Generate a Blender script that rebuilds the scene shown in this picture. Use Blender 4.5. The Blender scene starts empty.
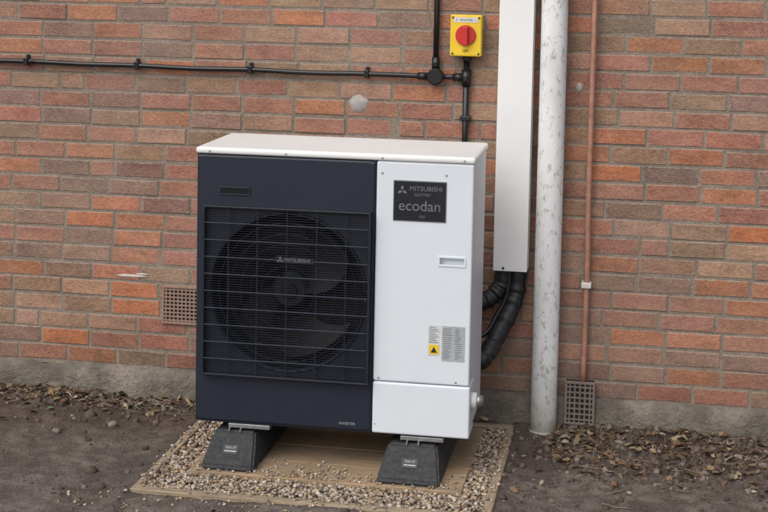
import bpy, bmesh, math, random
import numpy as np
from mathutils import Vector, Matrix, noise
random.seed(7); rng=np.random.default_rng(7)
S=bpy.context.scene
COL=S.collection

# ------------------------------------------------------------ helpers
def empty(name,loc=(0,0,0),rz=0):
    e=bpy.data.objects.new(name,None); e.location=loc; e.rotation_euler=(0,0,rz)
    e.empty_display_size=.1; COL.objects.link(e); return e
def obj(name,me,mat=None,parent=None,smooth=False):
    o=bpy.data.objects.new(name,me); COL.objects.link(o)
    if mat is not None: me.materials.append(mat)
    if parent is not None: o.parent=parent
    if smooth:
        me.polygons.foreach_set('use_smooth',[True]*len(me.polygons))
    return o
def add_box(bm,x0,x1,y0,y1,z0,z1,bev=0,seg=2):
    r=bmesh.ops.create_cube(bm,size=1)
    vs=r['verts']
    for v in vs:
        v.co=Vector(((x0+x1)/2+v.co.x*(x1-x0),(y0+y1)/2+v.co.y*(y1-y0),(z0+z1)/2+v.co.z*(z1-z0)))
    if bev>0:
        es=list({e for v in vs for e in v.link_edges})
        bmesh.ops.bevel(bm,geom=es,offset=bev,segments=seg,affect='EDGES',profile=.5,clamp_overlap=True)
def boxes(name,lst,mat,parent=None,bev=0,seg=2,smooth=False):
    bm=bmesh.new()
    for b in lst: add_box(bm,*b,bev=bev,seg=seg)
    me=bpy.data.meshes.new(name); bm.to_mesh(me); bm.free()
    return obj(name,me,mat,parent,smooth)
def cyl(name,c,axis,r,h,mat,parent=None,seg=32,bev=0,r2=None,smooth=True):
    """cylinder centred at c along axis"""
    bm=bmesh.new()
    bmesh.ops.create_cone(bm,cap_ends=True,segments=seg,radius1=r,radius2=r if r2 is None else r2,depth=h)
    if bev>0:
        es=[e for e in bm.edges if abs(e.verts[0].co.z-e.verts[1].co.z)<1e-6]
        bmesh.ops.bevel(bm,geom=es,offset=bev,segments=2,affect='EDGES')
    q=Vector((0,0,1)).rotation_difference(Vector(axis)).to_matrix().to_4x4()
    bm.transform(Matrix.Translation(c)@q)
    me=bpy.data.meshes.new(name); bm.to_mesh(me); bm.free()
    o=obj(name,me,mat,parent)
    for p in me.polygons: p.use_smooth=smooth and len(p.vertices)<=4
    return o
def catmull(pts,n=8):
    P=[Vector(p) for p in pts]; P=[2*P[0]-P[1]]+P+[2*P[-1]-P[-2]]
    out=[]
    for i in range(1,len(P)-2):
        for k in range(n):
            t=k/n
            a,b,c,d=P[i-1],P[i],P[i+1],P[i+2]
            out.append(.5*((2*b)+(c-a)*t+(2*a-5*b+4*c-d)*t*t+(3*b-a-3*c+d)*t**3))
    out.append(P[-2]); return out
def sweep(bm,pts,r,seg=12,rf=None):
    n=len(pts); T=[(pts[min(i+1,n-1)]-pts[max(i-1,0)]).normalized() for i in range(n)]
    up=Vector((0,0,1)) if abs(T[0].z)<.9 else Vector((0,1,0))
    N=(up-T[0]*up.dot(T[0])).normalized(); rings=[]
    for i in range(n):
        N=(N-T[i]*N.dot(T[i])).normalized(); B=T[i].cross(N)
        rr=r if rf is None else r*rf(i/(n-1),i)
        rings.append([bm.verts.new(pts[i]+(N*math.cos(a)+B*math.sin(a))*rr) for a in [2*math.pi*k/seg for k in range(seg)]])
    for i in range(n-1):
        for k in range(seg):
            bm.faces.new((rings[i][k],rings[i][(k+1)%seg],rings[i+1][(k+1)%seg],rings[i+1][k])).smooth=True
    bm.faces.new(rings[0][::-1]); bm.faces.new(rings[-1])
def tube(name,pts,r,mat,parent=None,seg=12,n=8,smoothpath=True,rf=None):
    bm=bmesh.new()
    p=catmull(pts,n) if smoothpath else [Vector(q) for q in pts]
    sweep(bm,p,r,seg,rf)
    me=bpy.data.meshes.new(name); bm.to_mesh(me); bm.free()
    return obj(name,me,mat,parent)
def text(name,s,loc,size,mat,parent=None,ext=.0003):
    cu=bpy.data.curves.new(name,'FONT'); cu.body=s; cu.size=size; cu.align_x='CENTER'; cu.align_y='CENTER'; cu.extrude=ext
    o=bpy.data.objects.new(name,cu); COL.objects.link(o); o.location=loc; o.rotation_euler=(math.pi/2,0,0)
    cu.materials.append(mat)
    if parent is not None: o.parent=parent
    return o
# ------------------------------------------------------------ materials
class NT:
    def __init__(s,name):
        s.m=bpy.data.materials.new(name); s.m.use_nodes=True; s.t=s.m.node_tree
        s.b=s.t.nodes['Principled BSDF']
    def n(s,ty,**kw):
        nd=s.t.nodes.new(ty)
        for k,v in kw.items(): setattr(nd,k,v)
        return nd
    def L(s,a,b): s.t.links.new(a,b)
    def coord(s):
        return s.n('ShaderNodeTexCoord').outputs['Object']
    def noise(s,scale,detail=4,rough=.6,vec=None,mapscale=None):
        nd=s.n('ShaderNodeTexNoise'); nd.inputs['Scale'].default_value=scale
        nd.inputs['Detail'].default_value=min(detail,3); nd.inputs['Roughness'].default_value=rough
        v=vec if vec is not None else s.coord()
        if mapscale:
            mp=s.n('ShaderNodeMapping'); mp.inputs['Scale'].default_value=mapscale; s.L(v,mp.inputs['Vector']); v=mp.outputs[0]
        s.L(v,nd.inputs['Vector']); return nd.outputs['Fac']
    def ramp(s,fac,stops):
        r=s.n('ShaderNodeValToRGB'); e=r.color_ramp.elements
        while len(e)<len(stops): e.new(.5)
        for i,(p,c) in enumerate(stops):
            e[i].position=p; e[i].color=(c if hasattr(c,'__len__') else (c,c,c))[:3]+(1,) if hasattr(c,'__len__') else (c,c,c,1)
        s.L(fac,r.inputs[0]); return r.outputs[0]
    def mix(s,fac,a,b,mode='MIX'):
        m=s.n('ShaderNodeMix',data_type='RGBA',blend_type=mode)
        for i,x in ((0,fac),(6,a),(7,b)):
            if isinstance(x,(int,float)): m.inputs[i].default_value=x
            elif isinstance(x,tuple): m.inputs[i].default_value=x[:3]+(1,)
            else: s.L(x,m.inputs[i])
        return m.outputs[2]
    def math(s,op,a,b=0,clamp=False):
        m=s.n('ShaderNodeMath',operation=op); m.use_clamp=clamp
        for i,x in ((0,a),(1,b)):
            if isinstance(x,(int,float)): m.inputs[i].default_value=x
            else: s.L(x,m.inputs[i])
        return m.outputs[0]
    def col(s,c):
        if isinstance(c,tuple): s.b.inputs['Base Color'].default_value=c[:3]+(1,)
        else: s.L(c,s.b.inputs['Base Color'])
    def rough(s,c):
        if isinstance(c,(int,float)): s.b.inputs['Roughness'].default_value=c
        else: s.L(c,s.b.inputs['Roughness'])
    def bump(s,h,strength=.5,dist=.01):
        b=s.n('ShaderNodeBump'); b.inputs['Strength'].default_value=strength; b.inputs['Distance'].default_value=dist
        s.L(h,b.inputs['Height']); s.L(b.outputs[0],s.b.inputs['Normal'])
def simple(name,c,rough=.5,metal=0,var=.12,scale=30,bump=0,spec=.5,c2=None):
    k=NT(name)
    n=k.noise(scale,3)
    d=c2 if c2 else tuple(x*(1-var*2) for x in c)
    k.col(k.mix(k.ramp(n,[(.35,0.),(.7,1.)]),c,d))
    k.rough(rough)
    k.b.inputs['Metallic'].default_value=metal
    k.b.inputs['Specular IOR Level'].default_value=spec
    if bump: k.bump(k.noise(scale*4,2),.4,bump)
    return k.m

def brick_mat():
    k=NT('brick_clay')
    at=k.n('ShaderNodeAttribute',attribute_name='bcol').outputs['Color']
    rnd=k.n('ShaderNodeAttribute',attribute_name='bofs').outputs['Vector']
    co=k.coord()
    va=k.n('ShaderNodeVectorMath',operation='ADD'); k.L(co,va.inputs[0]); k.L(rnd,va.inputs[1]); v=va.outputs[0]
    n1=k.noise(9,3,.7,v,(1,1,2.2)); n2=k.noise(70,3,.7,v,(1,1,1.6)); n3=k.noise(260,1,.6,v)
    c=k.mix(k.ramp(n1,[(.3,0.),(.7,1.)]),k.mix(1.,at,(.72,.70,.71),'MULTIPLY'),k.mix(1.,at,(1.18,1.14,1.09),'MULTIPLY'))
    c=k.mix(k.ramp(n2,[(.38,.75),(.62,0.)]),c,k.mix(1.,c,(.62,.57,.56),'MULTIPLY'))
    c=k.mix(k.ramp(n3,[(.60,0.),(.72,.5)]),c,(.50,.42,.35))
    c=k.mix(k.ramp(n3,[(.28,.6),(.38,0.)]),c,(.10,.07,.058))
    big=k.noise(1.3,3,.7,co)
    c=k.mix(k.ramp(big,[(.40,.0),(.75,.30)]),c,(.38,.31,.26))
    u1=k.n('ShaderNodeUVMap',uv_map='e1').outputs[0]; u2=k.n('ShaderNodeUVMap',uv_map='e2').outputs[0]
    s1=k.n('ShaderNodeSeparateXYZ'); k.L(u1,s1.inputs[0]); s2=k.n('ShaderNodeSeparateXYZ'); k.L(u2,s2.inputs[0])
    d=k.math('MINIMUM',k.math('MINIMUM',s1.outputs[0],s1.outputs[1]),k.math('MINIMUM',s2.outputs[0],s2.outputs[1]))
    en=k.noise(45,3,.75,co)
    dd=k.math('ADD',d,k.math('MULTIPLY',k.math('SUBTRACT',en,.5),.034))
    edge=k.ramp(k.math('MULTIPLY',dd,100),[(.10,1.),(.5,0.)])
    c=k.mix(k.math('MULTIPLY',edge,.85),c,(.315,.26,.212))
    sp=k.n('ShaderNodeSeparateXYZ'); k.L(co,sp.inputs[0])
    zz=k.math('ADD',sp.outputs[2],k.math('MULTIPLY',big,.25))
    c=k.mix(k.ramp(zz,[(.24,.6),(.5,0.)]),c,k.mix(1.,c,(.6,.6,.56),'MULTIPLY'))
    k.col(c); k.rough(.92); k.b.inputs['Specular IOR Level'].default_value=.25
    h=k.math('ADD',k.math('MULTIPLY',n2,.8),k.math('MULTIPLY',n3,.35))
    k.bump(h,.7,.006); return k.m
def mortar_mat():
    k=NT('mortar'); co=k.coord()
    m=k.noise(120,3,.7,co)
    c=k.mix(k.ramp(k.noise(6,3,.7,co),[(.3,0.),(.7,1.)]),(.21,.17,.138),(.36,.30,.245))
    c=k.mix(k.ramp(m,[(.4,.5),(.6,0.)]),c,(.13,.105,.085))
    k.col(c); k.rough(.95); k.b.inputs['Specular IOR Level'].default_value=.2
    k.bump(m,.7,.005); return k.m
def concrete_mat():
    k=NT('footing_concrete'); co=k.coord()
    n=k.noise(35,3,.75,co)
    c=k.mix(k.ramp(k.noise(5,3,.7,co),[(.35,0.),(.65,1.)]),(.11,.092,.078),(.26,.22,.185))
    c=k.mix(k.ramp(n,[(.45,.0),(.65,.5)]),c,(.12,.12,.085))
    k.col(c); k.rough(.95); k.bump(n,.9,.02); return k.m
def soil_mat():
    k=NT('soil'); co=k.coord()
    a=k.noise(2.6,3,.7,co); b=k.noise(14,3,.75,co); f=k.noise(120,3,.75,co)
    c=k.mix(k.ramp(a,[(.38,0.),(.62,1.)]),(.115,.092,.079),(.225,.19,.168))
    c=k.mix(k.ramp(b,[(.38,.75),(.6,0.)]),c,(.085,.065,.054))
    c=k.mix(k.ramp(f,[(.55,0.),(.70,.7)]),c,(.33,.285,.25))
    c=k.mix(k.ramp(f,[(.3,.7),(.42,0.)]),c,(.055,.042,.035))
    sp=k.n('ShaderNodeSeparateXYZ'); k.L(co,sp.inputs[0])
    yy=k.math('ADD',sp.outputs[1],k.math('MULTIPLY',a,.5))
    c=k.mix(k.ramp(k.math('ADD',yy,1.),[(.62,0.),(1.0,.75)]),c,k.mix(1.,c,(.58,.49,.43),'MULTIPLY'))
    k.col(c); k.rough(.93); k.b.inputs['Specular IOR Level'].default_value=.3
    h=k.math('ADD',b,k.math('MULTIPLY',f,.5))
    k.bump(h,.95,.022); return k.m
def attr_mat(name,attr='bcol',rough=.8,var=.5,scale=80,spec=.4):
    k=NT(name); at=k.n('ShaderNodeAttribute',attribute_name=attr).outputs['Color']; co=k.coord()
    c=k.mix(k.ramp(k.noise(scale,2,.7,co),[(.35,var),(.65,0.)]),at,k.mix(1.,at,(.5,.47,.45),'MULTIPLY'))
    k.col(c); k.rough(rough); k.b.inputs['Specular IOR Level'].default_value=spec
    return k.m
def wood_mat(name,c1,c2,sc=(1.2,14,14),dirt=.6):
    k=NT(name); co=k.coord()
    g=k.noise(7,3,.7,co,sc); g2=k.noise(4,3,.7,co)
    c=k.mix(k.ramp(g,[(.32,0.),(.68,1.)]),c1,c2)
    c=k.mix(k.ramp(g2,[(.42,0.),(.65,dirt)]),c,(.16,.125,.10))
    c=k.mix(k.ramp(k.noise(90,3,.7,co),[(.57,0.),(.70,.75)]),c,(.10,.078,.064))
    k.col(c); k.rough(.88); k.bump(g,.5,.004); return k.m
def painted_pipe_mat():
    k=NT('weathered_white_paint'); co=k.coord()
    c=k.mix(k.ramp(k.noise(4,3,.75,co,(1,1,.35)),[(.40,0.),(.68,.8)]),(.78,.79,.79),(.50,.51,.49))
    c=k.mix(k.ramp(k.noise(50,3,.75,co,(1,1,.5)),[(.55,0.),(.66,.75)]),c,(.33,.32,.29))
    sp=k.n('ShaderNodeSeparateXYZ'); k.L(co,sp.inputs[0])
    zz=k.math('ADD',sp.outputs[2],k.math('MULTIPLY',k.noise(14,3,.7,co),.3))
    c=k.mix(k.ramp(zz,[(.14,.8),(.50,0.)]),c,(.28,.25,.20))
    k.col(c); k.rough(.6); return k.m
def enamel(name,c,rough=.35,dirt=.12):
    k=NT(name); co=k.coord()
    cc=k.mix(k.ramp(k.noise(3,3,.7,co),[(.45,0.),(.8,dirt)]),c,tuple(x*.55 for x in c))
    cc=k.mix(k.ramp(k.noise(150,2,.7,co),[(.68,0.),(.78,dirt*1.5)]),cc,(.25,.22,.19))
    k.col(cc); k.rough(rough); return k.m

M_brick=brick_mat(); M_mortar=mortar_mat(); M_conc=concrete_mat(); M_soil=soil_mat()
M_white=enamel('white_enamel',(.70,.745,.80),.42,.10); M_lid=enamel('white_lid_enamel',(.83,.84,.83),.4,.2)
M_navy=enamel('navy_enamel',(.0085,.0135,.029),.5,.25)
M_wire=enamel('guard_wire',(.010,.013,.022),.45,.2)
M_bar=enamel('guard_bar_enamel',(.022,.029,.048),.45,.2)
M_inner=simple('fan_plastic',(.006,.0065,.008),.5,scale=8,spec=.3)
M_duct=simple('fan_shroud',(.014,.016,.020),.5,scale=8,spec=.3)
M_black=simple('black_pvc',(.012,.012,.014),.32,scale=12)
M_foam=simple('black_wrapped_insulation',(.014,.014,.016),.38,scale=60,bump=.004)
M_rub=simple('recycled_rubber',(.020,.021,.025),.75,scale=60,bump=.004,c2=(.050,.050,.050))
M_plate=simple('gloss_black',(.018,.021,.026),.3,scale=10)
M_silver=simple('silver_print',(.42,.44,.46),.4,metal=.3,scale=20)
M_dim=simple('dim_print',(.17,.18,.20),.5,scale=20)
M_alu=simple('galvanised_steel',(.40,.41,.42),.45,metal=.8,scale=40)
M_yel=simple('yellow_plastic',(.83,.56,.03),.45,scale=10,var=.06)
M_red=simple('red_plastic',(.55,.03,.025),.4,scale=10,var=.08)
M_dgrey=simple('dark_grey_plastic',(.05,.05,.055),.5,scale=20)
M_trunk=enamel('trunking_pvc',(.81,.81,.80),.45,.18)
M_paint=painted_pipe_mat()
M_copper=simple('dull_copper_paint',(.47,.24,.165),.5,metal=.1,scale=25,c2=(.30,.155,.11))
M_lab=simple('label_paper',(.64,.66,.67),.5,scale=30,var=.05)
M_labg=simple('label_grey',(.42,.45,.47),.4,scale=30,var=.08)
M_ink=simple('ink',(.02,.02,.02),.6)
M_wood=wood_mat('base_timber',(.26,.18,.105),(.42,.30,.185),dirt=.35)
M_wood2=wood_mat('edging_timber',(.25,.19,.13),(.42,.33,.225))
M_wood3=wood_mat('edging_timber_side',(.25,.19,.13),(.42,.33,.225),(14,1.2,14))
M_grav=attr_mat('gravel_stone',rough=.7,var=.4,scale=150)
M_leaf=attr_mat('leaf_litter',rough=.75,var=.6,scale=60)
M_clod=attr_mat('soil_clod',rough=.95,var=.6,scale=60)
M_vent=simple('vent_terracotta',(.31,.205,.16),.9,scale=30)
M_ventg=simple('vent_grey',(.22,.175,.15),.85,scale=30)
M_dark=simple('dark_void',(.02,.018,.016),.9)
M_patch=simple('mortar_patch',(.43,.40,.37),.95,scale=40)
M_smear=simple('plaster_smear',(.60,.56,.50),.95,scale=40)
M_clip=simple('white_clip',(.72,.66,.62),.5)

# ------------------------------------------------------------ brick wall
wall=empty('brick_wall')
CH,BL,J=.075,.225,.010
X0,X1,ZB,ZT=-4.2,6.3,.158,3.38
PAL=[((.405,.200,.142),.40),((.365,.235,.160),.20),((.47,.205,.118),.15),((.30,.195,.148),.10),((.44,.27,.19),.10),((.275,.155,.12),.05)]
cols=np.array([p[0] for p in PAL]); pr=np.array([p[1] for p in PAL]); pr=pr/pr.sum()
V=[];F=[];vc=[];vo=[];e1=[];e2=[]
nc=int((ZT-ZB)/CH)
orange=[(-.62,.80),(-.60,.50),(-.50,.43),(1.62,1.10),(2.0,.84),(1.56,.39),(-.9,.27)]
for r in range(nc):
    z=ZB+r*CH
    off=(r%2)*BL/2+rng.uniform(-.012,.012)
    x=X0+off-BL
    while x<X1:
        L=BL-J+rng.uniform(-.004,.004)
        if rng.random()<.03: L=.1025
        a=max(x,X0); b=min(x+L,X1)
        if b-a>.02:
            h=CH-J+rng.uniform(-.0018,.0018)
            z0=z+J/2+rng.uniform(-.0018,.0018); z1=z0+h
            fy=rng.uniform(-.002,.0015); tl=rng.uniform(-.002,.002); tw=rng.uniform(-.002,.002)
            c=cols[rng.choice(len(PAL),p=pr)]*rng.uniform(.86,1.12)*(1+rng.normal(0,.03,3))
            for ox,oz in orange:
                if a<=ox<=b and z0<=oz<=z1: c=np.array((.54,.205,.10))
            o=rng.uniform(-50,50,3)
            i0=len(V); g=.0035
            ring=[(a,z0),(b,z0),(b,z1),(a,z1)]; rin=[(a+g,z0+g),(b-g,z0+g),(b-g,z1-g),(a+g,z1-g)]
            for j,(px,pz) in enumerate(ring): V.append((px,.03,pz))
            for j,(px,pz) in enumerate(ring): V.append((px,fy+g+(tl if px==b else 0),pz+(tw if px==b else 0)))
            for j,(px,pz) in enumerate(rin): V.append((px,fy+(tl if j in(1,2) else 0),pz+(tw if j in(1,2) else 0)))
            for (px,pz) in ring+ring+rin:
                e1.append((px-a,b-px)); e2.append((pz-z0,z1-pz)); vc.append(tuple(c)+(1,)); vo.append(tuple(o))
            for j in range(4):
                k=(j+1)%4
                F.append((i0+j,i0+k,i0+4+k,i0+4+j)); F.append((i0+4+j,i0+4+k,i0+8+k,i0+8+j))
            F.append((i0+8,i0+9,i0+10,i0+11))
        x+=L+J
me=bpy.data.meshes.new('bricks'); me.from_pydata(V,[],F)
ca=me.color_attributes.new('bcol','FLOAT_COLOR','POINT'); ca.data.foreach_set('color',np.array(vc,dtype=np.float32).ravel())
oa=me.attributes.new('bofs','FLOAT_VECTOR','POINT'); oa.data.foreach_set('vector',np.array(vo,dtype=np.float32).ravel())
li=np.zeros(len(me.loops),dtype=np.int32); me.loops.foreach_get('vertex_index',li)
for nm,arr in (('e1',e1),('e2',e2)):
    uv=me.uv_layers.new(name=nm); uv.data.foreach_set('uv',np.array(arr,dtype=np.float32)[li].ravel())
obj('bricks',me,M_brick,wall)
boxes('mortar_bed',[(X0,X1,.003,.25,ZB-.01,ZT)],M_mortar,wall)
bm=bmesh.new()
nx=420
rows=[(.03,ZB+.004),(-.012,ZB-.002),(-.028,ZB-.018),(-.033,.09),(-.036,.03),(-.04,-.2)]
grid=[]
for i in range(nx+1):
    x=X0+(X1-X0)*i/nx; col=[]
    for j,(y,z) in enumerate(rows):
        n=noise.noise(Vector((x*5,j*.6,3)))*.014+noise.noise(Vector((x*22,j*1.3,8)))*.009
        col.append(bm.verts.new((x,y-(n if j>0 else 0),z+(n*1.1 if 0<j<4 else 0))))
    grid.append(col)
for i in range(nx):
    for j in range(len(rows)-1):
        bm.faces.new((grid[i][j],grid[i][j+1],grid[i+1][j+1],grid[i+1][j])).smooth=True
me=bpy.data.meshes.new('footing'); bm.to_mesh(me); bm.free(); obj('footing',me,M_conc,wall)
def blob(name,cx,cz,rx,rz,t,mat,parent,y=-.001,seed=0,n=36):
    bm=bmesh.new(); c=bm.verts.new((cx,y-t,cz)); R=[];Q=[]
    for i in range(n):
        a=2*math.pi*i/n; k=1+.16*noise.noise(Vector((math.cos(a)*1.6,math.sin(a)*1.6,seed)))+.14*noise.noise(Vector((math.cos(a)*5,math.sin(a)*5,seed+4)))
        R.append(bm.verts.new((cx+rx*k*math.cos(a),y+.004,cz+rz*k*math.sin(a))))
        Q.append(bm.verts.new((cx+rx*k*.9*math.cos(a),y-t*.8,cz+rz*k*.9*math.sin(a))))
    for i in range(n):
        j=(i+1)%n
        bm.faces.new((R[i],R[j],Q[j],Q[i])).smooth=True; bm.faces.new((Q[i],Q[j],c)).smooth=True
    me=bpy.data.meshes.new(name); bm.to_mesh(me); bm.free(); return obj(name,me,mat,parent)
blob('cement_patch',.463,1.343,.040,.038,.001,M_patch,wall,y=-.002,seed=2)
blob('cement_patch_small',1.375,1.44,.014,.02,.001,M_patch,wall,y=-.002,seed=5)
blob('plaster_smear',-.53,.556,.07,.007,.0005,M_smear,wall,y=-.002,seed=9)
blob('plaster_smear_b',-.48,.566,.03,.004,.0005,M_smear,wall,y=-.002,seed=19)

# ------------------------------------------------------------ air bricks
def air_brick(x0,x1,z0,z1,mat,nxb,nzb,y=-.006):
    e=empty('air_brick')
    far=y>-.02
    boxes('backing',[(x0+.004,x1-.004,-.003 if far else y+.003,.01,z0+.004,z1-.004)],M_dark,e)
    yb=-.0005 if far else y+.012
    f=.010; l=[(x0,x1,y-.004,yb,z0,z0+f),(x0,x1,y-.004,yb,z1-f,z1),(x0,x0+f,y-.004,yb,z0+f,z1-f),(x1-f,x1,y-.004,yb,z0+f,z1-f)]
    boxes('frame',l,mat,e,bev=.002)
    b=[]
    for i in range(1,nxb):
        x=x0+(x1-x0)*i/nxb; b.append((x-.003,x+.003,y-.001,yb-.0003,z0+f,z1-f))
    boxes('uprights',b,mat,e)
    b=[]
    for i in range(1,nzb):
        z=z0+(z1-z0)*i/nzb; b.append((x0+f,x1-f,y-.002,yb-.0008,z-.003,z+.003))
    boxes('louvres',b,mat,e)
air_brick(-.385,-.17,.358,.525,M_vent,12,10,y=-.008)
air_brick(1.355,1.478,.055,.235,M_ventg,6,8,y=-.046)

# ------------------------------------------------------------ conduit
con=empty('electrical_conduit')
ZC=1.468; YC=-.022; rC=.0105
tube('long_run',[(-4.2,YC,ZC+.012),(-1.25,YC,ZC+.009),(-1.0,YC,ZC+.010),(-.75,YC,ZC+.005),(-.5,YC,ZC+.006),(-.25,YC,ZC+.001),(0,YC,ZC+.004),(.25,YC,ZC-.001),(.5,YC,ZC+.002),(.79,YC,ZC)],rC,M_black,con,n=5)
tube('riser',[(.787,YC,ZC),(.789,YC,2.2),(.789,YC,3.3)],rC*1.15,M_black,con,smoothpath=False)
tube('link',[(.79,YC,ZC),(.915,YC,ZC+.002)],rC,M_black,con,smoothpath=False)
tube('drop',[(.915,YC,1.56),(.915,YC,.85)],rC*1.2,M_black,con,smoothpath=False)
cyl('round_junction_box',(.788,-.024,ZC),(0,-1,0),.034,.044,M_black,con,bev=.003)
cyl('junction_lid',(.788,-.048,ZC),(0,-1,0),.030,.004,M_black,con,bev=.001)
cyl('inspection_elbow',(.915,YC,ZC),(0,0,1),.020,.07,M_black,con,bev=.003)
cyl('elbow_branch',(.885,YC,ZC),(1,0,0),.016,.05,M_black,con,bev=.003)
cyl('riser_coupler',(.788,YC,ZC+.055),(0,0,1),.0165,.05,M_black,con,bev=.002)
cyl('run_coupler',(.735,YC,ZC),(1,0,0),.0155,.045,M_black,con,bev=.002)
l=[]
for x in [-3.5,-3,-2.5,-2,-1.5,-1.0,-.5,0.,.5]:
    z=ZC+.010-.008*max(0,(x+1)/1.5)
    l+= [(x-.010,x+.010,YC-.016,0,z-.017,z+.017),(x-.008,x+.008,-.012,0,z+.016,z+.030)]
boxes('saddle_clips',l,M_black,con,bev=.003)
boxes('drop_clip',[(.893,.937,YC-.017,0,1.29,1.31)],M_black,con,bev=.003)

# ------------------------------------------------------------ isolator
iso=empty('isolator_switch',(.916,0,1.642))
boxes('base',[(-.062,.062,-.03,0,-.082,.082)],M_dgrey,iso,bev=.004)
boxes('cover',[(-.064,.064,-.085,-.028,-.084,.084)],M_yel,iso,bev=.006,seg=3,smooth=False)
cyl('rotary_disc',(0,-.090,.002),(0,-1,0),.041,.012,M_red,iso,bev=.002,seg=40)
boxes('handle',[(-.011,.011,-.116,-.094,-.038,.038)],M_red,iso,bev=.004)
boxes('label',[(-.048,.048,-.0863,-.0848,.054,.074)],M_lab,iso)
text('marking','0   ISOLATOR   I',(0,-.0868,.064),.011,M_ink,iso)
text('marking_low','OFF',(0,-.0868,-.062),.013,M_ink,iso)
for i,(x,z) in enumerate(((-.053,.073),(.053,.073),(-.053,-.073),(.053,-.073))):
    cyl('screw_%d'%i,(x,-.086,z),(0,-1,0),.0045,.003,M_dgrey,iso,seg=12)
cyl('gland',(0,YC,-.095),(0,0,1),.017,.03,M_black,iso,bev=.002)

# ------------------------------------------------------------ trunking
tr=empty('pipe_trunking')
TX0,TX1,TZ=1.052,1.190,.688
boxes('cover',[(TX0,TX1,-.098,-.094,TZ,3.3),(TX0,TX0+.004,-.094,-.004,TZ,3.3),(TX1-.004,TX1,-.094,-.004,TZ,3.3)],M_trunk,tr,bev=.0015)
boxes('base_tray',[(TX0+.006,TX1-.006,-.012,0,TZ+.01,3.3),(TX0-.002,TX0+.001,-.05,-.0,TZ+.005,3.3),(TX1-.001,TX1+.002,-.05,-.0,TZ+.005,3.3)],M_trunk,tr,bev=.001)
# ------------------------------------------------------------ downpipe
dp=empty('soil_downpipe')
tube('pipe',[(1.272,-.078,-.02),(1.272,-.078,1.2),(1.270,-.078,3.35)],.053,M_paint,dp,seg=40,n=10)
cyl('base_socket',(1.272,-.078,.02),(0,0,1),.060,.05,M_paint,dp,seg=40,bev=.008)
boxes('wall_lug',[(1.235,1.309,-.03,0,1.95,2.0)],M_paint,dp,bev=.004)
# ------------------------------------------------------------ copper pipe
cp=empty('copper_pipe')
tube('pipe',[(1.427,-.035,.235),(1.430,-.035,.7),(1.427,-.035,1.2),(1.433,-.035,3.3)],.0115,M_copper,cp,seg=16,n=8)
boxes('bracket',[(1.408,1.449,-.052,-.0,.624,.648)],M_clip,cp,bev=.004)
boxes('bracket_upper',[(1.408,1.449,-.050,-.0,2.3,2.32)],M_clip,cp,bev=.004)
# ------------------------------------------------------------ insulated pipes
ip=empty('insulated_pipes')
def wob(a):
    return lambda t,i: 1+.06*math.sin(i*1.7+a)+.05*math.sin(i*.9+a*2)
tube('pipe_1',[(1.150,-.055,1.0),(1.150,-.057,.66),(1.135,-.08,.55),(1.085,-.14,.44),(1.04,-.22,.36),(.98,-.25,.33),(.85,-.25,.32)],.036,M_foam,ip,seg=16,n=12,rf=wob(0))
tube('pipe_2',[(1.092,-.055,1.0),(1.092,-.06,.68),(1.07,-.07,.60),(1.015,-.09,.555),(.93,-.12,.54),(.8,-.2,.5)],.036,M_foam,ip,seg=16,n=12,rf=wob(2))
tube('cable',[(1.12,-.06,.9),(1.115,-.08,.62),(1.07,-.11,.50),(1.02,-.15,.43),(.9,-.2,.42)],.010,M_black,ip,seg=10,n=10)

# ------------------------------------------------------------ heat pump
hp=empty('heat_pump_unit',(0,-.3,0),.0081)
W,D,Z0,Z1=1.036,.474,.196,1.234
ZL=Z1-.026
XS=.677
boxes('rear_casing',[(.004,W-.004,-.335,-.002,Z0+.004,ZL)],M_white,hp,bev=.004)
boxes('fan_chamber_back',[(.01,XS-.01,-.340,-.334,Z0+.02,ZL-.02)],M_inner,hp)
def boolcut(o,cuts):
    for c in cuts:
        cb=boxes('cutter',[c],None)
        cb.parent=o.parent
        m=o.modifiers.new('b','BOOLEAN'); m.object=cb; m.solver='EXACT'
        bpy.context.view_layer.update()
        dg=bpy.context.evaluated_depsgraph_get()
        me2=bpy.data.meshes.new_from_object(o.evaluated_get(dg))
        o.modifiers.clear(); o.data=me2
        bpy.data.objects.remove(cb)
sp=boxes('service_panel',[(XS+.002,W-.001,-D,-.336,.392,ZL)],M_white,hp,bev=.007,seg=3)
boolcut(sp,[(.918,1.006,-D-.01,-D+.022,.838,.862)])
boxes('grip_rim',[(.912,1.012,-D-.003,-D+.001,.862,.869),(.912,1.012,-D-.003,-D+.001,.831,.838),(.911,.918,-D-.003,-D+.001,.838,.862),(1.006,1.013,-D-.003,-D+.001,.838,.862)],M_white,hp,bev=.001)
boxes('lower_service_cover',[(XS+.002,W+.003,-D-.003,-.336,Z0,.389)],M_white,hp,bev=.007,seg=3)
cx,cz,R=.352,.702,.290
bm=bmesh.new()
xa,xb,za,zb_=0.,XS,Z0,ZL
angs=sorted([2*math.pi*i/96 for i in range(96)]+[math.atan2(z-cz,x-cx)%(2*math.pi) for x in(xa,xb) for z in(za,zb_)])
def rectpt(a,i):
    dx,dz=math.cos(a),math.sin(a); t=1e9
    if dx>1e-9:t=min(t,(xb-i-cx)/dx)
    if dx<-1e-9:t=min(t,(xa+i-cx)/dx)
    if dz>1e-9:t=min(t,(zb_-i-cz)/dz)
    if dz<-1e-9:t=min(t,(za+i-cz)/dz)
    return cx+dx*t,cz+dz*t
def ringv(fn): return [bm.verts.new(fn(a)) for a in angs]
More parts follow.
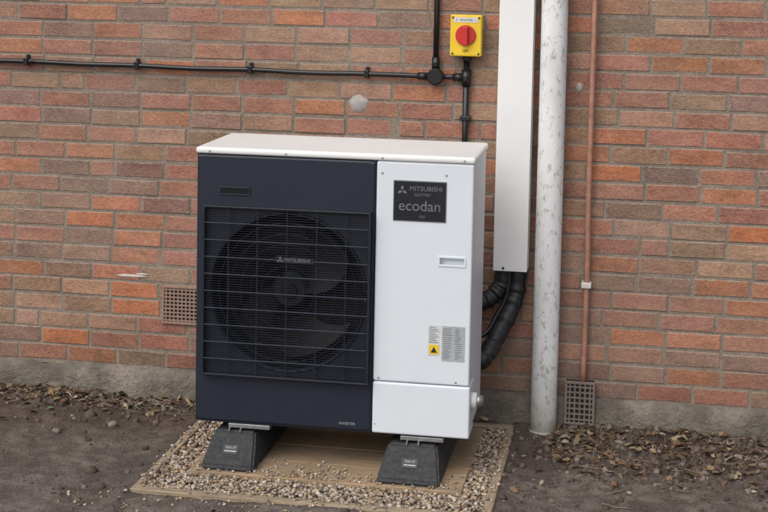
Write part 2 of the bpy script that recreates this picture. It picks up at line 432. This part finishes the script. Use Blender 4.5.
rs=[ringv(lambda a:(rectpt(a,0)[0],-.336,rectpt(a,0)[1])),
    ringv(lambda a:(rectpt(a,0)[0],-D+.009,rectpt(a,0)[1])),
    ringv(lambda a:(rectpt(a,.003)[0],-D+.003,rectpt(a,.003)[1])),
    ringv(lambda a:(rectpt(a,.009)[0],-D,rectpt(a,.009)[1]))]
for rr,y in ((R+.012,-D),(R+.003,-D+.003),(R,-D+.012),(R-.008,-D+.05),(R-.008,-.336)):
    rs.append(ringv(lambda a:(cx+rr*math.cos(a),y,cz+rr*math.sin(a))))
n=len(angs)
for q in range(len(rs)-1):
    for i in range(n):
        f=bm.faces.new((rs[q][i],rs[q][(i+1)%n],rs[q+1][(i+1)%n],rs[q+1][i])); f.smooth=q>=4
        f.material_index=1 if q>=6 else 0
bmesh.ops.recalc_face_normals(bm,faces=bm.faces)
me=bpy.data.meshes.new('fan_front_panel'); bm.to_mesh(me); bm.free()
o=obj('fan_front_panel',me,M_navy,hp); me.materials.append(M_duct)
bm=bmesh.new(); add_box(bm,-.004,W+.004,-D-.006,.006,ZL+.001,Z1,bev=.010,seg=3)
me=bpy.data.meshes.new('lid'); bm.to_mesh(me); bm.free(); obj('lid',me,M_lid,hp)
for i,x in enumerate((.05,.34,.70,1.0)):
    cyl('lid_screw_%d'%i,(x,-D-.0065,Z1-.014),(0,-1,0),.004,.004,M_silver,hp,seg=12)
boxes('base_pan',[(.01,W-.01,-.46,-.01,Z0-.006,Z0+.002)],M_navy,hp)
boxes('mounting_feet',[(.13,.29,-.470,.0,Z0-.022,Z0-.006),(.785,.945,-.470,.0,Z0-.022,Z0-.006)],M_alu,hp,bev=.002)
bm=bmesh.new()
for b in range(3):
    a0=b*2*math.pi/3+.5; G=[]
    for i in range(9):
        t=i/8; r=.06+t*(R-.035-.06); sw=.55*t*t
        row=[]
        for j in range(9):
            s=j/8; wid=1.15-.1*t
            a=a0+sw+(s-.5)*wid
            y=-.40+(s-.5)*.09*(1-.3*t)
            row.append(bm.verts.new((cx+r*math.cos(a),y,cz+r*math.sin(a))))
        G.append(row)
    for i in range(8):
        for j in range(8): bm.faces.new((G[i][j],G[i][j+1],G[i+1][j+1],G[i+1][j])).smooth=True
me=bpy.data.meshes.new('fan_blades'); bm.to_mesh(me); bm.free(); obj('fan_blades',me,M_inner,hp)
cyl('fan_hub',(cx,-.405,cz),(0,-1,0),.070,.07,M_duct,hp,bev=.012,seg=40)
cyl('fan_hub_cap',(cx,-.443,cz),(0,-1,0),.03,.012,M_inner,hp,bev=.003)
gx0,gx1,gz0,gz1=.034,.664,.380,1.020; yo=-D-.032
l=[(gx0,gx1,yo,-D+.0005,gz1-.007,gz1),(gx0,gx1,yo,-D+.0005,gz0,gz0+.007),(gx0,gx0+.007,yo,-D+.0005,gz0+.007,gz1-.007),(gx1-.007,gx1,yo,-D+.0005,gz0+.007,gz1-.007)]
boxes('guard_frame',l,M_wire,hp,bev=.002)
l=[]
nb=10
for i in range(1,nb):
    z=gz0+(gz1-gz0)*i/nb; l.append((gx0+.007,gx1-.007,yo+.001,yo+.007,z-.0024,z+.0024))
boxes('guard_bars',l,M_bar,hp,bev=.001)
l=[]
nf=70
for i in range(1,nf):
    if i%7==0: continue
    z=gz0+(gz1-gz0)*i/nf; l.append((gx0+.006,gx1-.006,yo+.007,yo+.009,z-.0009,z+.0009))
boxes('guard_fine_wires',l,M_wire,hp)
l=[(x-.002,x+.002,yo+.009,yo+.014,gz0+.006,gz1-.006) for x in (.13,.24,.352,.464,.574)]
boxes('guard_uprights',l,M_wire,hp)
bm=bmesh.new()
for rr in (.10,.14,.18,.22,.26,.296):
    pts=[Vector((cx+rr*math.cos(2*math.pi*i/64),-D-.006,cz+rr*math.sin(2*math.pi*i/64))) for i in range(65)]
    sweep(bm,pts,.0016 if rr<.29 else .004,6)
me=bpy.data.meshes.new('guard_rings'); bm.to_mesh(me); bm.free(); obj('guard_rings',me,M_wire,hp)
def diamonds(x,y,z,s,mat,par):
    bm=bmesh.new()
    for a in (90,210,330):
        d=Vector((math.cos(math.radians(a)),0,math.sin(math.radians(a)))); p=Vector((-d.z,0,d.x)); o_=Vector((x,y,z))
        bm.faces.new([bm.verts.new(q) for q in (o_+d*s*.04,o_+d*s*.5+p*s*.27,o_+d*s*.98,o_+d*s*.5-p*s*.27)])
    me=bpy.data.meshes.new('emblem'); bm.to_mesh(me); bm.free(); return obj('emblem',me,mat,par)
diamonds(.330,yo-.0005,.830,.013,M_dim,hp)
text('guard_marking','MITSUBISHI',(.395,yo-.0005,.830),.019,M_dim,hp)
boxes('guard_badge',[(.312,.458,yo+.0002,yo+.003,.819,.841)],M_wire,hp)
boxes('front_grip',[(.090,.205,-D-.005,-D+.001,1.083,1.089),(.090,.205,-D-.005,-D+.001,1.058,1.063),(.090,.095,-D-.005,-D+.001,1.063,1.083),(.200,.205,-D-.005,-D+.001,1.063,1.083)],M_navy,hp,bev=.001)
boxes('front_grip_shade_plate',[(.095,.200,-D-.0015,-D+.001,1.063,1.083)],M_inner,hp)  # near-black plate on the panel stands in for the uncut slot's shade
text('corner_marking','INVERTER',(.585,-D-.0005,.222),.014,M_silver,hp)
boxes('nameplate_rim',[(.742,.937,-D-.003,-D+.001,.992,1.141)],M_dim,hp,bev=.001)
boxes('nameplate',[(.745,.934,-D-.0045,-D-.002,.995,1.138)],M_plate,hp,bev=.0008)
diamonds(.775,-D-.0050,1.104,.020,M_dim,hp)
text('nameplate_text_top','MITSUBISHI',(.862,-D-.0048,1.112),.024,M_dim,hp)
text('nameplate_text_sub','ELECTRIC',(.850,-D-.0048,1.090),.014,M_dim,hp)
text('nameplate_text_big','ecodan',(.840,-D-.0048,1.048),.054,M_dim,hp)
text('nameplate_text_small','R32',(.850,-D-.0048,1.010),.013,M_dim,hp)
boxes('warning_label',[(.881,.925,-D-.0012,-D+.001,.500,.614)],M_lab,hp)
boxes('warning_label_yellow',[(.885,.921,-D-.0020,-D-.001,.505,.540)],M_yel,hp)
bm=bmesh.new()
for zc in (.511,): bm.faces.new([bm.verts.new(p) for p in ((.891,-D-.0024,zc),(.915,-D-.0024,zc),(.903,-D-.0024,zc+.022))])
me=bpy.data.meshes.new('warning_triangles'); bm.to_mesh(me); bm.free(); obj('warning_triangles',me,M_ink,hp)
boxes('warning_label_lines',[(.885,.920-.006*(i%3),-D-.0018,-D-.001,.548+i*.007,.5503+i*.007) for i in range(9)],M_dim,hp)
boxes('rating_label',[(.931,1.016,-D-.0012,-D+.001,.482,.612)],M_labg,hp)
l=[]
for i in range(15):
    z=.492+i*.0078; l.append((.936,.936+rng.uniform(.02,.035),-D-.0018,-D-.001,z,z+.0022))
    l.append((.980,.980+rng.uniform(.01,.03),-D-.0018,-D-.001,z,z+.0022))
boxes('rating_label_lines',l,M_dim,hp)
for i,(x,z) in enumerate(((.935,1.165),(.985,.405),(.70,.405),(.70,1.165),(.69,.23))):
    cyl('panel_screw_%d'%i,(x,-D-.001,z),(0,-1,0),.004,.005,M_silver,hp,seg=14,bev=.001)
cyl('drain_flange',(W+.012,-.415,.325),(1,0,0),.030,.024,M_trunk,hp,bev=.003)
cyl('drain_stub',(W+.030,-.415,.325),(1,0,0),.021,.034,M_alu,hp,bev=.003)

# ------------------------------------------------------------ rubber feet
ZBD=.046
def foot(x0,x1):
    e=empty('rubber_support_foot')
    bm=bmesh.new(); xc=(x0+x1)/2; hw=(x1-x0)/2
    yb,yt=-.885,-.775; yB,yT=-.16,-.24
    zt=ZBD+.118
    def rect(h,y0,y1,z): return [bm.verts.new(p) for p in ((xc-h,y0,z),(xc+h,y0,z),(xc+h,y1,z),(xc-h,y1,z))]
    rr=[rect(hw,yb,yB,ZBD),rect(hw,yb,yB,ZBD+.018),rect(hw*.84,yt-.02,yT+.02,zt-.025),rect(hw*.76,yt,yT,zt)]
    for q in range(3):
        for i in range(4): bm.faces.new((rr[q][i],rr[q][(i+1)%4],rr[q+1][(i+1)%4],rr[q+1][i]))
    bm.faces.new(rr[3]); bm.faces.new(rr[0][::-1])
    bmesh.ops.bevel(bm,geom=list(bm.edges),offset=.008,segments=3,affect='EDGES')
    me=bpy.data.meshes.new('rubber_body'); bm.to_mesh(me); bm.free(); obj('rubber_body',me,M_rub,e)
    boxes('channel',[(xc-.024,xc-.019,yt-.005,yT-.005,zt-.002,zt+.010),(xc+.019,xc+.024,yt-.005,yT-.005,zt-.002,zt+.010)],M_alu,e)
    for i,y in enumerate((-.72,-.36)): cyl('bolt_%d'%i,(xc,y,zt+.006),(0,0,1),.008,.012,M_alu,e,seg=6,smooth=False)
    dy=(yt-.02)-yb; dz=(zt-.025)-(ZBD+.018)
    pl=boxes('nose_marking',[(-.030,.030,-.0012,.0012,-.020,.020)],M_dgrey,e,bev=.001)
    pl.location=Vector((xc,yb+dy*.62-.0015,ZBD+.018+dz*.62+.001)); pl.rotation_euler=(-math.atan2(dy,dz),0,0)
    text('nose_text','FIX-IT',(0,-.0016,.006),.015,M_labg,pl)
    boxes('nose_text_bar',[(-.022,.022,-.0018,-.0008,-.011,-.006)],M_labg,pl)
    return e
foot(.062,.262)
foot(.722,.952)

# ------------------------------------------------------------ timber base and edging
tb=empty('timber_base_board')
ys=[-.905,-.72,-.53,-.34,-.15]
boxes('planks',[(.02,1.035,ys[i]+.003,ys[i+1]-.002,.008,ZBD-.0005*i) for i in range(4)],M_wood,tb,bev=.003)
te=empty('timber_edging')
FY=-1.132
boxes('front_rail',[(-.125,1.16,FY,FY+.038,-.06,.046)],M_wood2,te,bev=.005)
boxes('back_rail',[(-.125,1.16,-.110,-.075,-.06,.045)],M_wood2,te,bev=.005)
boxes('side_rails',[(-.125,-.090,FY+.0385,-.1105,-.06,.044),(1.125,1.16,FY+.0385,-.1105,-.06,.044)],M_wood3,te,bev=.005)

# ------------------------------------------------------------ ground
def gh(x,y):
    P=Vector((x,y,0))
    inside=(-.12<x<1.155) and (-1.12<y<-.08)
    if inside: return .0
    d=max(0,-y)
    h=.014+.038*math.exp(-d/.22)
    near=math.exp(-d/.45)
    h+=noise.noise(P*1.3)*.014+noise.noise(P*5)*(.005+.007*near)+noise.noise(P*17)*(.0045+.012*near)+noise.noise(P*40)*(.0025+.007*near)
    if 1.15<=x<3.5: h+=.006*near
    ex=min(abs(x+.125),abs(x-1.16))
    if -1.3<y<-.05 and (x<=-.12 or x>=1.155) and ex<.12: h+=.018*(1-ex/.12)
    if -.2<x<1.25 and y<=-1.12: h+=.020*max(0,1-(-1.12-y)/.15)
    if d>12: h*=.3
    return h
def axis(lo,hi,st,far):
    c=list(np.arange(lo,hi+1e-6,st)); s=st; a=lo
    L_=[]
    while a>-far: s*=1.5; a-=s; L_.append(a)
    s=st; b=hi; Rr=[]
    while b<far: s*=1.5; b+=s; Rr.append(b)
    return L_[::-1]+c+Rr
gxs=axis(-1.7,2.9,.014,80); gys=axis(-2.0,.02,.014,80)
V=[(x,y,gh(x,y)) for y in gys for x in gxs]; nx=len(gxs)
F=[(j*nx+i,j*nx+i+1,(j+1)*nx+i+1,(j+1)*nx+i) for j in range(len(gys)-1) for i in range(nx-1)]
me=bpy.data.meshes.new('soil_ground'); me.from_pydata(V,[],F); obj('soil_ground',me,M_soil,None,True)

def ico(sub):
    bm=bmesh.new(); bmesh.ops.create_icosphere(bm,subdivisions=sub,radius=1)
    v=np.array([q.co[:] for q in bm.verts]); f=np.array([[w.index for w in q.verts] for q in bm.faces]); bm.free(); return v,f
def scatter(name,P,sc,colr,mat,sub=1,jit=.18,flat=.65,smooth=True):
    v,f=ico(sub); n=len(P); nv=len(v)
    allv=np.empty((n,nv,3),dtype=np.float32)
    for i in range(n):
        s=sc[i]*np.array((rng.uniform(.75,1.3),rng.uniform(.65,1.1),rng.uniform(.5,.9)*flat/.65))
        q=v*(1+rng.normal(0,jit,(nv,1)))*s
        a=rng.uniform(0,6.28); t=rng.normal(0,.35); ca,sa=math.cos(a),math.sin(a); ct,st=math.cos(t),math.sin(t)
        Rm=np.array(((ca,-sa,0),(sa,ca,0),(0,0,1)))@np.array(((1,0,0),(0,ct,-st),(0,st,ct)))
        allv[i]=q@Rm.T+P[i]
    faces=(f[None]+(np.arange(n)*nv)[:,None,None]).reshape(-1,3)
    me=bpy.data.meshes.new(name)
    me.vertices.add(n*nv); me.vertices.foreach_set('co',allv.ravel())
    me.loops.add(faces.size); me.loops.foreach_set('vertex_index',faces.ravel().astype(np.int32))
    me.polygons.add(len(faces)); me.polygons.foreach_set('loop_start',np.arange(0,faces.size,3,dtype=np.int32))
    me.update(calc_edges=True)
    ca=me.color_attributes.new('bcol','FLOAT_COLOR','POINT')
    cc=np.concatenate([np.repeat(colr,nv,axis=0),np.ones((n*nv,1))],1).astype(np.float32); ca.data.foreach_set('color',cc.ravel())
    return obj(name,me,mat,None,smooth)
P=[];sc=[]
while len(P)<8500:
    x=rng.uniform(-.088,1.123); y=rng.uniform(FY+.04,-.112)
    if .025<x<1.03 and y>-.90: continue
    if y>-.35 and not(x<.02 or x>1.03): continue
    s=rng.uniform(.004,.0098)
    P.append((x,y,rng.uniform(.010,.038))); sc.append(s)
for i in range(620):
    u=rng.random()
    if u<.45: x=rng.uniform(.03,1.03); y=-.90+abs(rng.normal(0,.07)); z=ZBD+.004
    elif u<.62: x=rng.choice([-.108,1.142])+rng.normal(0,.012); y=rng.uniform(-1.1,-.2); z=.048
    elif u<.72: x=rng.uniform(-.1,1.13); y=FY+.02+rng.normal(0,.012); z=.050
    else:
        x=rng.uniform(-.35,1.4); y=FY-.0-abs(rng.normal(0,.09)); z=gh(x,y)+.003
    P.append((x,y,z)); sc.append(rng.uniform(.004,.008))
gp=np.array([(.50,.40,.28),(.38,.28,.185),(.58,.51,.41),(.30,.25,.21),(.44,.31,.19),(.20,.155,.12),(.54,.48,.43)])
colr=gp[rng.integers(0,len(gp),len(P))]*rng.uniform(.72,1.12,(len(P),1))
scatter('gravel_bed',np.array(P),sc,colr,M_grav,1,.12)
P=[];sc=[]
def dens(x,y):
    d=-y
    cl_=.6+.8*noise.noise(Vector((x*3,y*3,5)))
    if x<-.1: return (.9*math.exp(-((d-.10)/.17)**2)+.05)*cl_
    if x>1.15: return (.9*math.exp(-((d-.2)/.33)**2)+.13)*cl_
    return .03
def free(x,y): return not(-.14<x<1.17 and -1.15<y<-.06)
while len(P)<4500:
    x=rng.uniform(-1.9,3.0); y=rng.uniform(-1.9,-.035)
    if not free(x,y) or rng.random()>dens(x,y): continue
    s=min(.026,.0025+rng.exponential(.0042)); P.append((x,y,gh(x,y)+s*.15)); sc.append(s)
cp_=np.array([(.10,.078,.064),(.145,.115,.095),(.078,.06,.048),(.23,.195,.165),(.12,.092,.075)])
scatter('soil_clods',np.array(P),sc,cp_[rng.integers(0,5,len(P))]*rng.uniform(.7,1.2,(len(P),1)),M_clod,1,.13,.8)
# leaves
bm=bmesh.new(); cl=bm.verts.layers.float_color.new('bcol')
lp=[(.24,.15,.085),(.31,.21,.115),(.18,.11,.065),(.38,.29,.165),(.25,.135,.08),(.15,.10,.06),(.20,.18,.085),(.44,.37,.26),(.13,.085,.055)]
cnt=0
while cnt<2100:
    if rng.random()<.60: x=rng.uniform(1.3,3.2); y=-.04-abs(rng.normal(0,.25))
    elif rng.random()<.8: x=rng.uniform(-1.9,-.12); y=-.04-abs(rng.normal(0,.10))
    else: x=rng.uniform(-1.8,3.); y=rng.uniform(-1.6,-.05)
    if not free(x,y): continue
    if noise.noise(Vector((x*4,y*5,11)))<rng.uniform(-.7,.25): continue
    if not(1.2<x or y>-.4) and rng.random()<.75: continue
    s=rng.uniform(.005,.025); w=s*rng.uniform(.3,.65); a=rng.uniform(0,6.28)
    Rm=Matrix.Rotation(a,3,'Z')@Matrix.Rotation(rng.normal(0,.4),3,'X')@Matrix.Rotation(rng.normal(0,.35),3,'Y')
    o_=Vector((x,y,gh(x,y)+.003+rng.uniform(0,.009)))
    curl=rng.uniform(-.4,.5)
    c=Vector(lp[rng.integers(0,len(lp))])*rng.uniform(.5,1.05)
    if rng.random()<.015: c=Vector((.11,.19,.07))
    rows=[]
    for t,k in ((-1,.05),(-.55,.75),(0,1),(.5,.7),(1,.04)):
        zc=curl*s*(t*t)
        rows.append([bm.verts.new(o_+Rm@Vector((t*s,sd*w*k*rng.uniform(.7,1.2),zc+abs(sd)*w*k*.45))) for sd in(-1,0,1)])
    for r_ in rows:
        for v in r_: v[cl]=(c.x,c.y,c.z,1)
    for i in range(4):
        for j in range(2): bm.faces.new((rows[i][j],rows[i+1][j],rows[i+1][j+1],rows[i][j+1])).smooth=True
    cnt+=1
me=bpy.data.meshes.new('fallen_leaves'); bm.to_mesh(me); bm.free(); obj('fallen_leaves',me,M_leaf)
bm=bmesh.new()
for i in range(200):
    if rng.random()<.7: x=rng.uniform(1.35,3.1); y=-.05-abs(rng.normal(0,.25))
    else: x=rng.uniform(-1.8,-.15); y=-.05-abs(rng.normal(0,.12))
    L_=rng.uniform(.03,.14); a=rng.uniform(0,3.14); pts=[]
    for k in range(5):
        t=k/4-.5; px=x+math.cos(a)*L_*t+rng.normal(0,.002); py=min(-.04,y+math.sin(a)*L_*t+rng.normal(0,.002))
        if -.14<px<1.18 and -1.15<py: px=1.19 if px>.5 else -.15
        pts.append(Vector((px,py,gh(px,py)+.006+rng.uniform(0,.004))))
    sweep(bm,pts,rng.uniform(.0009,.0022),5)
me=bpy.data.meshes.new('twigs'); bm.to_mesh(me); bm.free(); obj('twigs',me,simple('twig_bark',(.17,.125,.09),.9,c2=(.28,.22,.165)))

# ------------------------------------------------------------ light
w=bpy.data.worlds.new('World'); S.world=w; w.use_nodes=True; t=w.node_tree
bg=t.nodes['Background']; sk=t.nodes.new('ShaderNodeTexSky'); sk.sky_type='NISHITA'; sk.sun_disc=False
EL,AZ=math.radians(48),math.radians(205)
sk.sun_elevation=EL; sk.sun_rotation=AZ; sk.air_density=1.; sk.dust_density=4
hs=t.nodes.new('ShaderNodeHueSaturation'); hs.inputs['Saturation'].default_value=.5
t.links.new(sk.outputs[0],hs.inputs['Color']); t.links.new(hs.outputs[0],bg.inputs[0]); bg.inputs[1].default_value=.15
sl=bpy.data.lights.new('sun','SUN'); sl.energy=1.2; sl.angle=math.radians(70); sl.color=(1,.97,.93)
so=bpy.data.objects.new('sun',sl); COL.objects.link(so)
dirv=Vector((math.sin(AZ)*math.cos(EL),math.cos(AZ)*math.cos(EL),math.sin(EL)))
so.rotation_euler=dirv.to_track_quat('Z','Y').to_euler(); so.location=dirv*10

# ------------------------------------------------------------ camera
yaw,pitch,roll,f=.1770,.0805,.0191,1453.93
fw=Vector((-math.sin(yaw)*math.cos(pitch),math.cos(yaw)*math.cos(pitch),-math.sin(pitch)))
rt=Vector((math.cos(yaw),math.sin(yaw),0)); up=rt.cross(fw)
r2=rt*math.cos(roll)+up*math.sin(roll); u2=-rt*math.sin(roll)+up*math.cos(roll)
cd=bpy.data.cameras.new('camera'); co_=bpy.data.objects.new('camera',cd); COL.objects.link(co_)
M=Matrix((r2,u2,-fw)).transposed().to_4x4(); M.translation=Vector((1.6049,-5.9414,1.8999)); co_.matrix_world=M
cd.sensor_width=36; cd.lens=f/768*36; cd.shift_x=(384-377.54)/768; cd.shift_y=(87.36-256)/768
cd.clip_end=500; S.camera=co_
S.view_settings.view_transform='Standard'; S.view_settings.look='None'; S.view_settings.exposure=0
